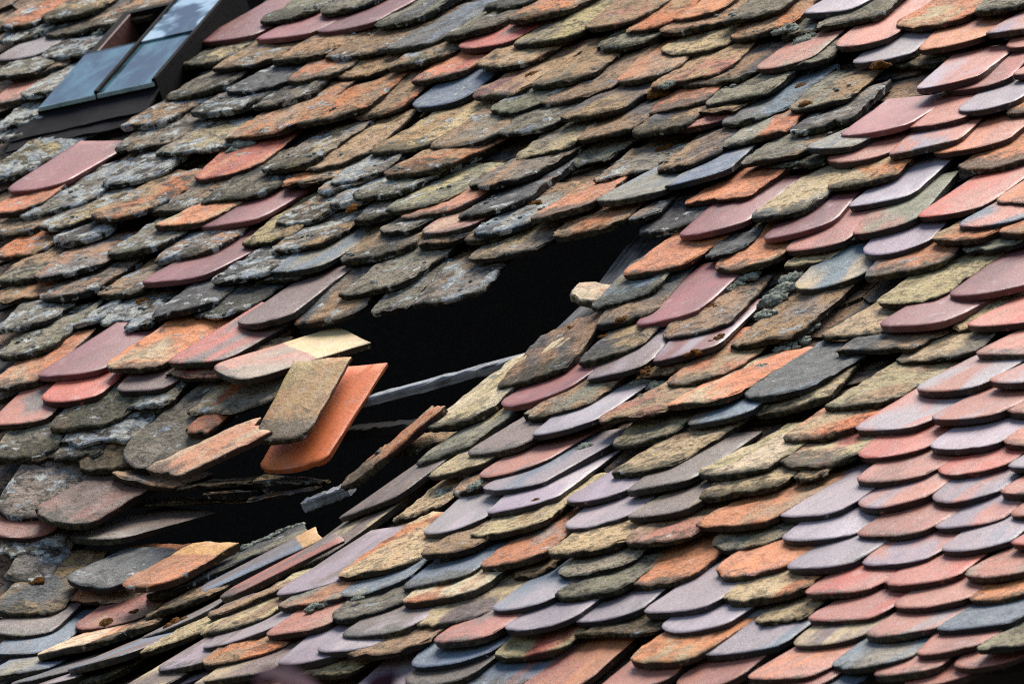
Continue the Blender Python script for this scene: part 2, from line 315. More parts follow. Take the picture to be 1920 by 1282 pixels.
# ------------------------------------------------------------------ the tiles: lower-left and lower-right corner of each tail in enlarged photo pixels, clay code
K = 2.981
DATA = {
(0, 0): """-40 125 240 90 bo|225 85 545 25 b|550 120 940 15 bo|-15 215 295 120 bk|235 190 620 100 db|-10 305 240 270 lv|240 280 540 250 k|-60 425 60 390 g|30 425 375 335 bs|-40 560 140 480 sb|100 520 430 400 k|-20 690 220 545 k|-30 770 215 650 k|
1120 210 1460 195 n|1452 195 1770 175 n|1462 90 1770 30 g|1770 155 2130 110 n|1768 50 2000 40 g|1005 345 1200 330 gy|1190 365 1530 300 b|1530 315 1845 260 b|1822 290 2160 255 b|915 535 1300 440 g|1270 480 1610 430 d|1612 430 1940 350 ob|1885 400 2210 350 by|
1060 600 1400 570 dk|1395 580 1770 480 gk|697 675 960 640 bk|1268 740 1650 670 bo|1650 670 2057 560 bo|640 810 1060 740 bk|850 860 1280 800 ykx|50 1035 380 985 n|-100 960 150 950 ky|580 1000 930 930 k|1075 985 1450 900 or|1465 915 1790 850 yk|1700 925 2050 840 b|
1140 1095 1530 1030 g|1535 1030 1850 985 box|800 1165 1180 1090 gb|890 1230 1160 1220 oy|1140 1235 1490 1180 n|1785 1045 2100 960 bk|480 1195 810 1150 bo|210 1245 480 1200 yk|110 1180 590 1000 k|-80 1170 120 1130 oo|-60 1280 200 1240 b|1535 1225 1850 1160 bk""",
(640, 0): """190 115 500 45 dg|250 250 600 170 du|573 185 900 95 g|805 20 930 30 d|910 95 1265 25 bo|270 355 640 260 bg|648 240 980 190 rb|962 225 1340 150 gy|1345 140 1700 50 bs|1590 150 1910 60 bo|1775 155 2148 80 b|397 430 740 355 or|742 340 1125 290 by|385 575 740 500 ud|738 505 1050 470 bn|1058 460 1425 375 bg|1415 240 1755 190 g|1525 445 1890 345 ob|1780 265 2170 220 y|
1115 555 1545 450 b|1222 635 1600 560 db|830 590 1130 560 g|870 725 1235 650 gk|515 785 880 720 gb|1735 465 2240 330 bs|1708 615 2090 490 o|1308 760 1690 650 bd|972 855 1320 770 gy|1620 725 1890 670 bd|175 815 550 770 yb|50 640 390 545 bo|258 940 600 890 bo|60 1065 380 1030 gk|-60 1000 280 900 k|243 1150 600 1080 gy|675 1025 1060 950 gb|350 1180 720 1110 os|660 1185 1040 1080 db|
1260 905 1510 865 gx|1390 1010 1740 920 bkx|1068 1190 1430 1090 ob|1437 1090 1810 1020 ug|1748 935 2060 850 bd|1810 1015 2130 900 uk|60 1220 350 1130 bk|-60 1110 90 1080 k|190 1275 480 1220 gk|440 1275 770 1210 sb|720 1285 1030 1210 ku|1180 1300 1610 1180 bo|1590 1225 1710 1165 bdx|1650 1290 1900 1100 d""",
(1280, 0): """258 195 640 80 bo|230 90 460 0 g|-80 90 110 20 ob|685 45 960 10 l|750 125 1140 35 g|843 240 1190 165 s|1183 125 1610 60 oy|1620 40 1950 -20 g|1322 260 1715 160 so|1718 155 2060 100 sl|948 340 1315 260 l|545 205 750 150 gkx|395 370 560 330 sg|500 365 840 260 g|8 455 390 380 bd|730 340 900 300 bx|137 550 540 450 g|1150 370 1440 340 gyx|1312 470 1680 380 ls|1475 490 1850 380 s|1800 245 2150 180 sl|1862 385 2200 330 s|
208 675 580 590 du|590 590 940 500 gb|80 630 300 590 byx|-60 690 210 660 os|605 710 950 620 dk|238 785 610 680 go|878 738 1290 645 n|1250 695 1530 610 s|1520 605 1860 530 l|328 885 700 810 gb|690 800 900 780 uk|450 930 800 880 gkx|785 885 1160 825 s|1165 830 1570 730 sl|1405 835 1830 750 so|1538 910 1960 860 o|1820 600 2100 540 o|-10 1130 390 1060 ox|792 1030 1210 930 yo|368 1195 740 1110 yu|947 1115 1260 1050 l|-10 1290 365 1205 n|450 1310 855 1205 n|952 1275 1330 1180 sg|1325 1175 1700 1120 sr|1757 1095 2100 1060 so|1390 1300 1760 1270 ob|1540 1230 1745 1225 us|1775 1265 2100 1230 ob|1900 1010 2200 960 s""",
(0, 430): """-20 125 265 70 bo|275 65 520 0 k|-30 280 200 230 gb|192 245 590 150 bk|600 110 950 40 gk|870 145 1250 60 bk|828 258 1190 230 n|1355 60 1540 15 yb|1515 90 1880 10 bk|1520 212 1870 140 ug|-30 385 270 300 bo|208 362 560 300 bk|545 340 860 290 bg|1195 255 1540 190 kd|1420 285 1660 270 bkx|-30 545 230 470 gk|-40 690 330 560 gk|400 530 540 480 kx|530 530 760 480 kx|675 545 880 500 kx|850 460 1200 380 d|1030 490 1330 450 dkx|1308 503 1650 430 v|1640 520 2050 400 db|
-60 860 230 790 oy|230 785 590 735 n|585 735 960 680 oy|970 690 1300 655 vr|220 930 570 870 r|650 860 940 810 vs|905 800 1190 870 brx|-60 1060 300 980 sv|280 1070 700 990 gb|700 985 960 860 gkx|-50 1230 230 1120 gy|330 1190 780 1080 kx|50 1285 350 1190 gbx|650 1220 1010 1240 g|1030 1020 1490 940 gyx|1010 1130 1140 1120 ox|280 1275 560 1200 kdx|430 1285 640 1230 b""",
(640, 430): """-10 165 420 40 bd|430 50 700 20 bd|690 25 930 0 b|10 320 400 240 gk|150 465 385 400 gkx|385 430 800 310 kbx|740 125 1160 50 gy|1405 400 1780 290 gu|1590 215 1960 150 o|1420 515 1700 430 db|1660 495 2030 410 n|865 865 1310 690 bd|1330 715 1680 620 db|878 955 1285 880 n|1365 820 1740 700 vl|1755 705 2080 600 nl|1012 1030 1400 930 gb|470 1080 880 960 yw|1070 1125 1440 1020 l|1452 1030 1850 960 bs|1828 955 2220 880 oy|1518 1180 1908 1080 yg|708 1225 1065 1150 v|420 1280 740 1190 yg|1640 800 1908 720 b|1808 850 2200 760 ob|1785 590 2190 440 bk""",
(1280, 430): """160 205 570 120 oy|568 100 950 10 s|983 130 1390 30 l|890 60 1040 30 gx|560 190 820 150 yx|618 312 1020 230 uy|1025 235 1500 130 od|1530 120 1908 50 gux|1088 375 1490 320 y|1485 350 1980 270 n|280 620 680 540 bk|745 600 1120 560 ybx|1100 510 1550 460 n|1618 495 2050 460 rs|1165 740 1650 660 ygx|845 680 1180 720 bdx|1658 660 2080 640 s|315 905 720 840 du|390 1015 830 900 yw|780 985 1170 930 ybx|1298 865 1700 840 ls|1725 810 2130 780 sl|1390 1020 1810 980 sl|1810 975 2200 950 so|985 1075 1390 1030 ls|20 1070 430 960 uv|550 1135 970 1070 yo|1378 1180 1810 1140 l|958 1240 1380 1180 rs|1800 1150 2200 1130 sy|530 1270 960 1230 yr|110 150 330 40 dx|1500 560 1800 480 yx""",
(0, 852): """-30 280 420 150 k|-60 400 110 330 s|-30 550 320 500 kx|10 690 280 680 kx|1545 655 2000 480 vy|-40 830 380 780 bd|365 810 760 800 obx|410 940 820 890 sb|800 890 1170 780 b|210 1090 420 1060 wo|395 1060 870 930 b|805 1000 1100 900 vl|1540 765 1960 640 lv|1570 815 1960 740 ok|-60 1200 200 1100 ug|380 1180 760 1090 uv|750 1100 1130 980 yb|1120 975 1570 830 yb|1130 1060 1620 860 lv|1495 975 1860 890 sb|900 1165 1250 1070 vl|1110 1165 1660 1000 bo|60 1255 480 1110 vd|-80 1330 100 1270 u|300 1285 900 1130 gy|1155 1225 1570 1130 vy|1550 1140 1960 1050 l|110 1300 430 1230 lv|850 1285 1170 1190 l|1090 1265 1450 1200 vy|1630 1180 2100 1160 y|640 1320 980 1230 vy|1830 895 2250 780 g|-60 960 200 930 v|-40 1080 180 1020 u|1300 1320 1700 1250 s""",
(640, 852): """20 325 370 230 v|275 370 580 270 ybx|470 105 800 40 y|768 92 1130 10 sv|785 168 1150 120 lu|818 300 1220 190 l|450 425 820 310 l|720 430 1150 320 yb|1235 240 1610 160 l|1228 385 1640 290 l|1515 75 1908 5 yb|1612 165 1990 80 v|1610 305 1990 240 vy|-20 650 450 520 yo|450 515 720 460 b|-30 770 380 650 uk|350 705 770 590 u|780 585 1170 490 ok|1165 510 1590 430 y|1590 440 2010 380 bs|1195 635 1610 560 g|930 680 1150 630 bx|350 780 800 690 ow|413 910 830 840 yv|835 830 1210 760 lu|1210 745 1620 680 g|1608 695 2000 620 o|10 970 420 900 vl|890 945 1300 880 l|1295 895 1700 820 l|1718 830 2120 780 l|513 1005 890 945 sv|10 1080 500 990 b|868 1085 1290 1010 yr|1285 1000 1720 990 bx|1785 940 2200 890 l|388 1140 870 1050 u|340 1240 760 1190 v|655 1275 1050 1255 us|990 1295 1400 1230 so|1608 1115 2030 1090 oy|1440 1290 1870 1210 s|1850 1270 2250 1220 s|-120 1050 30 1050 l|60 1310 360 1260 l|620 190 780 110 bk""",
(1280, 852): """83 75 510 10 yw|95 210 610 90 yb|605 130 790 70 bx|978 105 1410 50 s|1405 70 1830 20 rs|1835 25 2250 -10 l|543 295 950 250 l|950 260 1380 200 sl|1377 230 1790 160 ls|1793 170 2200 130 s|93 345 545 295 ob|568 435 1000 390 l|998 400 1410 365 s|1412 375 1845 300 ls|1843 300 2250 260 s|133 480 575 430 gy|593 590 1010 550 l|1015 570 1440 510 ls|1438 515 1860 440 lu|1855 450 2250 420 rs|158 630 600 580 os|213 790 750 690 yo|690 740 1120 690 rs|1110 695 1570 630 sr|1568 635 2000 600 sg|370 930 700 880 yx|710 880 1170 830 sr|1168 820 1610 760 s|1593 770 2000 720 ob|140 1070 610 1000 lu|600 1040 1040 970 vy|1030 975 1460 920 sl|1450 930 1908 870 ug|1310 1085 1740 990 s|1660 1040 2000 990 g|375 1210 810 1170 so|820 1165 1290 1090 ug|1080 1200 1490 1120 s|1525 1140 1900 1110 s|400 1300 800 1250 s|620 1280 1030 1230 u|1230 1255 1650 1200 s"""}
TH = .0136
DT = .062
tiles = []
rng = random.Random(11)
for (ox, oy), txt in DATA.items():
    for rec in txt.replace('\n', '').split('|'):
        f = rec.split()
        if len(f) < 5: continue
        x1, y1, x2, y2 = (float(q) / K for q in f[:4])
        tiles.append(dict(L=(ox + x1, oy + y1), R=(ox + x2, oy + y2), code=f[4].replace('x', ''), br='x' in f[4]))
for t in tiles:
    L = unproj(*t['L'], .034); Rr = unproj(*t['R'], .034)
    dv = (Rr - L); dv.z = 0
    ang = math.atan2(dv.y, dv.x) - R(7.0)
    t['ang'] = max(-R(11), min(R(11), ang)) + rng.gauss(0, R(.8))
    t['w'] = max(.150, min(.192, dv.length / .975))
    if t['br']: t['w'] = max(.07, min(.22, dv.length / .975))
    t['len'] = rng.uniform(.345, .365) if not t['br'] else rng.uniform(.24, .33)
    t['t'] = TH * rng.uniform(.9, 1.15) * (.8 if t['br'] else 1)
    t['b'] = L.y
def locate(t, h):
    p = unproj(*t['L'], h); c, s = math.cos(t['ang']), math.sin(t['ang'])
    ew = Vector((c, s, 0)); el = Vector((-s, c, 0))
    o = Vector((p.x, p.y, 0)) + ew * (.465 * t['w']) - el * ((.64 if not t['br'] else .3) * DT)
    t.update(ew=ew, el=el, o=o)
def top_at(t, p):
    q = p - t['o']; x = q.dot(t['ew']); y = q.dot(t['el'])
    if abs(x) > t['w'] * .49 or y < 0 or y > t['len']: return None
    s = 2 * x / t['w']
    if y < DT * (1 - math.sqrt(max(0, 1 - s * s))): return None
    return t['hb'] + (t['ht'] - t['hb']) * y / t['len'] + t['t']
tiles.sort(key=lambda t: t['b'])
done = []
for t in tiles:
    locate(t, .034); t['ht'] = rng.uniform(.0, .004)
    sup = .012
    for sx, sy in ((-.44, .9), (-.25, .25), (0, .02), (.25, .25), (.44, .9), (0, 1.6)):
        p = t['o'] + t['ew'] * (sx * t['w']) + t['el'] * (sy * DT)
        for q in done:
            if abs(q['o'].x - p.x) > .4 or abs(q['o'].y - p.y) > .5: continue
            z = top_at(q, p)
            if z is not None: sup = max(sup, z)
    t['hb'] = min(sup, .075) + .0035 + abs(rng.gauss(0, .0035)) + (.0 if not t['br'] else -.003)
    locate(t, t['hb'] + t['t'])
    done.append(t)
def tile_matrix(t):
    o, ew, el = t['o'], t['ew'], t['el']
    hd = o + el * t['len']
    O = Vector((o.x, o.y, gsag(o.x, o.y) + t['hb'] + t['t'])); Hd = Vector((hd.x, hd.y, gsag(hd.x, hd.y) + t['ht'] + t['t']))
    e = .06; lf = o - ew * e; rt = o + ew * e
    ex = Vector((2 * e * ew.x, 2 * e * ew.y, gsag(rt.x, rt.y) - gsag(lf.x, lf.y))).normalized()
    ey = (Hd - O); ey = (ey - ex * ey.dot(ex)).normalized(); ez = ex.cross(ey)
    return frame(O, ex, ey, ez)
NOD = []       # (world matrix of tile, x, y, r)
for i, t in enumerate(tiles):
    r = random.Random(1000 + i)
    g = PAL[t['code'][0]][1]
    me = tile_mesh(t['w'], t['len'], t['t'], g, 1.7 + i * .618, broken=r.uniform(.7, 1) if t['br'] else 0.0, camber=r.uniform(-.001, .004))
    mw = tile_matrix(t)
    o = place('broken_tile' if t['br'] else 'roof_tile', me, mw, roof)
    dress(o, t['code'], r); t['mw'] = mw
    px_, py_ = t['L']; near = max(0, 1 - max(0, px_ - 300) / 900) * max(0, 1 - max(0, py_ - 500) / 500)
    if o['grain'] > .3: o['lichen'] = float(min(.95, o['lichen'] * .9 + .28 * near)); o['soot'] = float(o['soot'] + .30 * near)
    amt = {'k': 5, 'g': 1, 'b': 1, 'd': 1, 'y': 0}.get(t['code'][0], 0) + (2 if 'k' in t['code'][1:] else 0)
    if t['L'][1] < 700 and amt:
        for _ in range(r.randint(0, amt)):
            cx, cy = r.uniform(-.42, .42) * t['w'], r.uniform(.03, .19)
            for _ in range(r.randint(1, 5)):
                NOD.append((mw, cx + r.gauss(0, .012), cy + r.gauss(0, .012), r.uniform(.0015, .0062)))

# ------------------------------------------------------------------ hidden lower layer of tiles, seen only through gaps
HOLE = [(655, 600), (700, 580), (790, 570), (870, 575), (930, 520), (975, 455), (1050, 440), (1180, 395), (1275, 365), (1235, 440), (1180, 500), (1090, 610), (985, 700), (930, 735), (820, 790), (650, 940), (600, 1010), (430, 1010), (230, 975), (200, 920), (250, 880), (420, 740), (540, 640)]
SKY = [(60, 215), (285, 170), (450, -10), (230, 20)]
def inside(p, poly):
    x, y = p; c = False
    for i in range(len(poly)):
        x1, y1 = poly[i]; x2, y2 = poly[i - 1]
        if (y1 > y) != (y2 > y) and x < (x2 - x1) * (y - y1) / (y2 - y1) + x1: c = not c
    return c
V, F = [], []
r = random.Random(5)
row = 0; b_ = eave.y + .02
while b_ < 3.2:
    a_ = -4.2 + (row % 2) * .0875
    while a_ < 3.2:
        cpx = proj(Vector((a_, b_, gsag(a_, b_))))
        if -160 < cpx[0] < 2080 and -160 < cpx[1] < 1500:
            bad = False
            for fy in (0, .06, .12, .18, .24, .30):
                for fx in (-.085, 0, .085):
                    p = Vector((a_ + fx, b_ + fy, gsag(a_ + fx, b_ + fy)))
                    q = proj(p)
                    if inside(q, HOLE) or inside(q, SKY): bad = True
            if not bad:
                n0 = len(V); w = .086
                pts = [(-w, .05), (-w * .6, .012), (0, 0), (w * .6, .012), (w, .05), (w, .33), (-w, .33)]
                dz = r.uniform(-.002, .002)
                for zz in (0, -.012):
                    for (x, y) in pts:
                        aa, bb = a_ + x, b_ + y
                        V.append(W(Vector((aa, bb, gsag(aa, bb) + .006 + dz - .02 * y / .33 + zz))))
                F.append(tuple(n0 + k for k in range(7))); F.append(tuple(n0 + 13 - k for k in range(7)))
                for k in range(7): F.append((n0 + k, n0 + 7 + k, n0 + 7 + (k + 1) % 7, n0 + (k + 1) % 7))
        a_ += .175
    b_ += .145; row += 1
under = place('lower_tile_layer', new_mesh('under', V, F, CLAY), Matrix.Identity(4), roof)
under['kind'] = 'stuff'; dress(under, 'bd', random.Random(3)); under['grain'] = .9

# ------------------------------------------------------------------ helper: solid from boxes in a roof-space frame
def box_mesh(name, boxes, m, bevel=0.0, jitter=0.0, seed=0, cuts=1):
    V, F = [], []; rr = random.Random(seed)
    for (x0, x1, y0, y1, z0, z1) in boxes:
        rows = []
        for j in range(cuts + 1):
            y = y0 + (y1 - y0) * j / cuts; n0 = len(V)
            for (x, z) in ((x0 + bevel, z0), (x1 - bevel, z0), (x1, z0 + bevel), (x1, z1 - bevel), (x1 - bevel, z1), (x0 + bevel, z1), (x0, z1 - bevel), (x0, z0 + bevel)):
                V.append((x + rr.uniform(-1, 1) * jitter, y, z + rr.uniform(-1, 1) * jitter))
            rows.append(n0)
        for j in range(cuts):
            for k in range(8):
                k2 = (k + 1) % 8; F.append((rows[j] + k, rows[j] + k2, rows[j + 1] + k2, rows[j + 1] + k))
        F.append(tuple(rows[0] + k for k in range(7, -1, -1))); F.append(tuple(rows[-1] + k for k in range(8)))
    return new_mesh(name, V, F, m)

# ------------------------------------------------------------------ timbers in the hole
def beam(name, p, q, w, h, m, seed, jitter, ext=(0, 0)):
    ey = (q - p); ln = ey.length; ey.normalize()
    ez = Vector((0, 0, 1)); ez = (ez - ey * ez.dot(ey)).normalized(); ex = ey.cross(ez)
    me = box_mesh(name, [(-w / 2, w / 2, -ext[0], ln + ext[1], -h, 0)], m, min(w, h) * .12, jitter, seed, 24)
    return place(name, me, frame(p, ex, ey, ez), roof)
p, q = unproj(693, 742, -.012), unproj(985, 664, -.012)
beam('batten', p, q, .024, .020, LATH, 3, .0018, (.12, .16))
p, q = unproj(575, 936, -.012), unproj(632, 914, -.012)
beam('batten', p, q, .03, .024, LATH, 5, .0016, (.01, .03))
p, q = unproj(1016, 642, -.018), unproj(1196, 432, -.018)
rf = beam('rafter', p + Vector((.06, 0, 0)), q + Vector((.06, 0, 0)), .12, .14, RAFTER, 8, .007, (1.2, 1.6))
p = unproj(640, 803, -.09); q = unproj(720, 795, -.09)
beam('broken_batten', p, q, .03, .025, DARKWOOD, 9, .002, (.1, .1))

# ------------------------------------------------------------------ tiles that have slipped loose around the hole
def loose(label, BL, BR, TL, code, L=None, w=None, h=.05, anchor='BL', broken=0.0, jag=0.0, seed=1.0, t=.015, grain=None, scale=2.914, org=(180, 560), camber=.002, d=.05, part=False, col=None, tint=None, name='broken_tile', tail=None, fresh=None, soot=None, lich=None):
    c = [(org[0] + x / scale, org[1] + y / scale) for x, y in (BL, BR, TL)]
    P = unproj(*c[0], h)
    dep = -(P - CAMR).dot(CZ); k = dep / FPX
    w2 = ((c[1][0] - c[0][0]) * k, -(c[1][1] - c[0][1]) * k); l2 = ((c[2][0] - c[0][0]) * k, -(c[2][1] - c[0][1]) * k)
    dot = w2[0] * l2[0] + w2[1] * l2[1]
    if L is not None:
        z2 = -math.sqrt(max(1e-6, L * L - l2[0] ** 2 - l2[1] ** 2)); z1 = -dot / z2
    else:
        z1 = math.sqrt(max(1e-6, w * w - w2[0] ** 2 - w2[1] ** 2)); z2 = -dot / z1
    wv = CX * w2[0] + CY * w2[1] + CZ * z1; lv = CX * l2[0] + CY * l2[1] + CZ * z2
    ww, ll = wv.length, lv.length
    ex = wv.normalized(); ey = (lv - ex * lv.dot(ex)).normalized(); ez = ex.cross(ey)
    g = PAL[code[0]][1] if grain is None else grain
    me = tile_mesh(ww, ll, t, g, seed, broken=broken, jag_head=jag, camber=camber, d=d)
    mw = frame(P + ex * ww / 2, ex, ey, ez)
    if part: o = place(name, me, mw, roof)
    else:
        o = place('loose_tile', me, mw); o['label'] = label; o['category'] = 'tile'; o['group'] = 'loose tiles around the hole'
    dress(o, code, random.Random(int(seed * 100)), grain, col, tint)
    if tail is not None: o['tail'] = tail
    if fresh: o['fresh'] = fresh[0]; o['freshcol'] = list(fresh[1])
    if soot is not None: o['soot'] = soot
    if lich is not None: o['lichen'] = lich
    print('LOOSE', label[:30], 'w %.3f l %.3f' % (ww, ll), 'nz %.2f' % ez.z, 'dotz %.2f' % ez.dot(CZ))
    return o
loose('', (400, 350), (545, 420), (1010, 145), 'oy', L=.32, h=.05, seed=2.2, part=True)
loose('pale yellow and pink slipped tile with a broken patch, uppermost in the hole', (592, 370), (795, 455), (1300, 150), 'wo', L=.315, h=.075, seed=3.1, grain=.12, col=(.50, .21, .13), tint=(.33, .25, .17), fresh=(.19, (.72, .52, .25)), tail=.25, soot=.15)
loose('bright orange red slipped tile hanging steeply at the hole', (860, 960), (1245, 895), (1190, 400), 'r', L=.36, h=.03, seed=4.4, grain=.08, col=(.90, .22, .065), tint=(.86, .27, .09), d=.028, tail=.0, lich=.2, soot=0.0)
loose('tan slipped tile with a dark mossy tail lying on an orange tile', (835, 795), (1150, 750), (1065, 350), 'yg', L=.32, h=.095, seed=5.7, grain=.34, col=(.44, .30, .11), tint=(.48, .25, .09), tail=.75, soot=.2)
loose('snapped salmon tile with a ragged broken end below the tan tile', (265, 920), (430, 975), (800, 668), 'ow', w=.155, h=.115, jag=.11, col=(.60, .24, .11), tint=(.55, .36, .20), tail=.35, soot=.4,  seed=6.3, grain=.4, d=.02)
loose('', (40, 950), (400, 1040), (280, 880), 'bv', w=.16, h=.075, seed=7.9, part=True)
loose('large dark red brown tile with pale lichen spots sliding down at lower left', (115, 330), (480, 405), (610, 40), 'vr', w=.172, h=.09, seed=8.2, scale=K, org=(0, 852), grain=.45, col=(.13, .075, .055), tint=(.24, .09, .06), tail=.4, lich=.3, fresh=(.275, (.6, .4, .2)))
loose('', (625, 735), (905, 742), (1060, 490), 'o', w=.155, h=.11, seed=15.2, scale=K, org=(0, 852), grain=.4, part=True, name='roof_tile', fresh=(.17, (.66, .34, .10)), lich=.35)
for BL, BR, TL, cd_, w_, sd_, kw in (((328, 462), (640, 472), (880, 305), 'v', .17, 24.6, {}), ((805, 772), (850, 796), (1690, 388), 'dg', .15, 16.3, dict(tail=.5)), ((1105, 742), (1140, 762), (1765, 422), 'uv', .16, 17.1, dict(fresh=(.23, (.62, .34, .12)))), ((1215, 783), (1255, 803), (1880, 440), 'sv', .16, 18.4, {}),
        ((1150, 880), (1185, 897), (1625, 690), 'bv', .16, 19.2, {}), ((290, 702), (640, 748), (690, 505), 'd', .17, 20.6, dict(lich=.5, grain=.5))):
    lo_ = loose('', BL, BR, TL, cd_, w=w_, h=.085 if sd_ == 20.6 else .05, seed=sd_, scale=K, org=(0, 852), part=True, name='roof_tile', **kw)
    if sd_ == 16.3: SLIVER = lo_.matrix_basis.copy()
loose('', (130, 1275), (500, 1210), (330, 1170), 'bg', L=.16, h=.045, seed=23.4, scale=K, org=(640, 430), part=True, jag=.03)
loose('', (420, 1035), (900, 1000), (455, 1010), 'bd', L=.15, h=.04, broken=.6, seed=9.1, t=.009, part=True)
loose('', (160, 1135), (830, 1105), (200, 1110), 'yb', L=.15, h=.02, broken=.6, seed=10.3, t=.006, part=True)
loose('', (800, 1110), (1200, 1035), (850, 1080), 'bd', L=.16, h=.03, broken=.6, seed=21.7, t=.009, part=True)
loose('', (560, 1075), (900, 1050), (600, 1050), 'db', L=.15, h=.03, broken=.7, seed=22.9, t=.010, part=True)
loose('', (820, 1012), (1200, 1000), (900, 982), 'yk', L=.12, h=.03, broken=.8, seed=11.3, t=.008, part=True)
loose('rust brown tile standing on edge at the lower rim of the hole', (-40, 1440), (25, 1452), (500, 990), 'bo', w=.14, h=.02, broken=.4, jag=.05, seed=12.8, scale=K, org=(640, 430), grain=.7)
loose('pale pink broken stump of a tile on the right rim of the hole', (1258, 378), (1440, 420), (1335, 275), 'wo', L=.13, h=.05, broken=.4, jag=.02, seed=13.2, scale=K, org=(640, 430), grain=.6, t=.018)

# ------------------------------------------------------------------ moss
def surf(px, py):
    h = .035
    for _ in range(3):
        p = unproj(px, py, h); p2 = Vector((p.x, p.y, 0)); z = [top_at(q, p2) for q in tiles if abs(q['o'].x - p.x) < .3 and abs(q['o'].y - p.y) < .45]
        z = [q for q in z if q is not None]; h = max(z) if z else .02
    return unproj(px, py, h)
def lump_mesh(name, lumps, m, seed=0.0, rough=.35):
    """irregular cushions: displaced low spheres joined in one clump"""
    V, F = [], []
    nu, nv = 13, 9
    for (cx, cy, cz, rx, ry, rz) in lumps:
        n0 = len(V)
        for j in range(nv + 1):
            th = math.pi * j / nv
            for i in range(nu):
                ph = 2 * math.pi * i / nu
                dv = Vector((math.sin(th) * math.cos(ph), math.sin(th) * math.sin(ph), math.cos(th)))
                k = 1 + rough * noise.fractal(dv * 3.2 + Vector((cx * 90 + seed, cy * 90, cz * 90)), .8, 2.1, 3)
                V.append((cx + dv.x * rx * k, cy + dv.y * ry * k, cz + dv.z * rz * k))
        for j in range(nv):
            for i in range(nu):
                i2 = (i + 1) % nu; F.append((n0 + j * nu + i, n0 + (j + 1) * nu + i, n0 + (j + 1) * nu + i2, n0 + j * nu + i2))
    return new_mesh(name, V, F, m, 80)
def moss_at(px, py, wid, hgt, m, seed, name='moss_clump', h=.048):
    rr = random.Random(seed); P = surf(px, py); wid *= .9; hgt *= .8
    L = []
    for _ in range(rr.randint(9, 13)):
        q = rr.uniform(.3, .55) * hgt; u_, v_ = rr.gauss(0, .24), rr.gauss(0, .24)
        L.append((u_ * wid, v_ * wid, hgt * (.15 - .5 * (u_ * u_ + v_ * v_)), q * rr.uniform(1.1, 1.9), q * rr.uniform(1.1, 1.9), q * .75))
    place(name, lump_mesh(name, L, m, seed, .5), frame(P, H * 0 + Vector((1, 0, 0)), Vector((0, 1, 0)), Vector((0, 0, 1))), roof)
for i, (px, py, wd, hg) in enumerate([(1230, 179, .05, .022), (1505, 165, .045, .016), (1516, 155, .03, .014), (995, 143, .026, .016), (1649, 122, .036, .02), (1238, 281, .03, .014), (1000, 383, .034, .015), (1166, 601, .028, .014), (1332, 575, .036, .011), (1300, 661, .03, .012), (1072, 616, .036, .010), (1345, 636, .04, .012), (1132, 631, .022, .01), (1190, 635, .026, .010), (250, 1152, .03, .018), (200, 1170, .03, .022), (330, 1170, .05, .022), (663, 390, .02, .016), (266, 566, .024, .014), (72, 1090, .026, .018), (955, 1060, .03, .012), (1005, 938, .015, .008), (1210, 698, .04, .010), (1340, 283, .02, .01), (1510, 197, .02, .016), (450, 1055, .018, .008)]):
    moss_at(px, py, wd, hg, MOSS_RUST, 50 + i)
for i, (px, py, wd, hg) in enumerate([(1215, 715, .07, .024), (1232, 722, .04, .018), (1450, 565, .05, .03), (1470, 545, .05, .03), (1482, 525, .04, .03), (1440, 590, .05, .022), (1490, 640, .07, .02), (1470, 655, .06, .018), (1520, 615, .05, .016), (1380, 530, .04, .02), (1405, 520, .05, .02), (1360, 545, .04, .018), (1425, 690, .04, .014), (1190, 745, .03, .012), (1095, 840, .03, .018), (870, 885, .03, .016), (890, 912, .03, .018), (830, 925, .03, .018), (190, 60, .03, .014), (450, 275, .05, .03), (440, 285, .04, .02), (780, 85, .012, .006), (585, 1140, .03, .014), (670, 1122, .025, .012), (1480, 55, .05, .02), (1510, 75, .05, .02), (1250, 160, .04, .016)]):
    moss_at(px, py, wd, hg, MOSS_GREEN, 90 + i, 'moss_cushion')
for i, (x, y, wd, hg) in enumerate(((-.062, .205, .035, .012), (-.060, .235, .035, .014), (-.064, .262, .035, .011), (-.06, .29, .035, .012), (-.062, .318, .032, .014), (-.06, .338, .028, .012))):
    rr = random.Random(300 + i); Lm = []
    for _ in range(11):
        q = rr.uniform(.3, .5) * hg; Lm.append((rr.gauss(0, .22) * wd, rr.gauss(0, .3) * wd, hg * rr.uniform(0, .3), q * 1.5, q * 1.7, q * .8))
    place('moss_cushion', lump_mesh('moss', Lm, MOSS_GREEN, 300 + i, .5), SLIVER @ Matrix.Translation((x, y, .001)), roof)
V, F = [], []
for k, (mw, x, y, rr_) in enumerate(NOD):
    nu, nv = 7, 4; n0 = len(V); sq = .5
    for j in range(nv + 1):
        th = math.pi * j / nv
        for i in range(nu):
            ph = 2 * math.pi * i / nu; dv = Vector((math.sin(th) * math.cos(ph), math.sin(th) * math.sin(ph), math.cos(th)))
            kk = rr_ * (1 + .35 * noise.noise(dv * 1.7 + Vector((k, 0, 0))))
            V.append(mw @ Vector((x + dv.x * kk * 1.2, y + dv.y * kk * 1.2, rr_ * .25 + dv.z * kk * sq)))
    for j in range(nv):
        for i in range(nu):
            i2 = (i + 1) % nu; F.append((n0 + j * nu + i, n0 + (j + 1) * nu + i, n0 + (j + 1) * nu + i2, n0 + j * nu + i2))
nd = place('lichen_nodules', new_mesh('nodules', V, F, NODULE, 80), Matrix.Identity(4), roof); nd['kind'] = 'stuff'

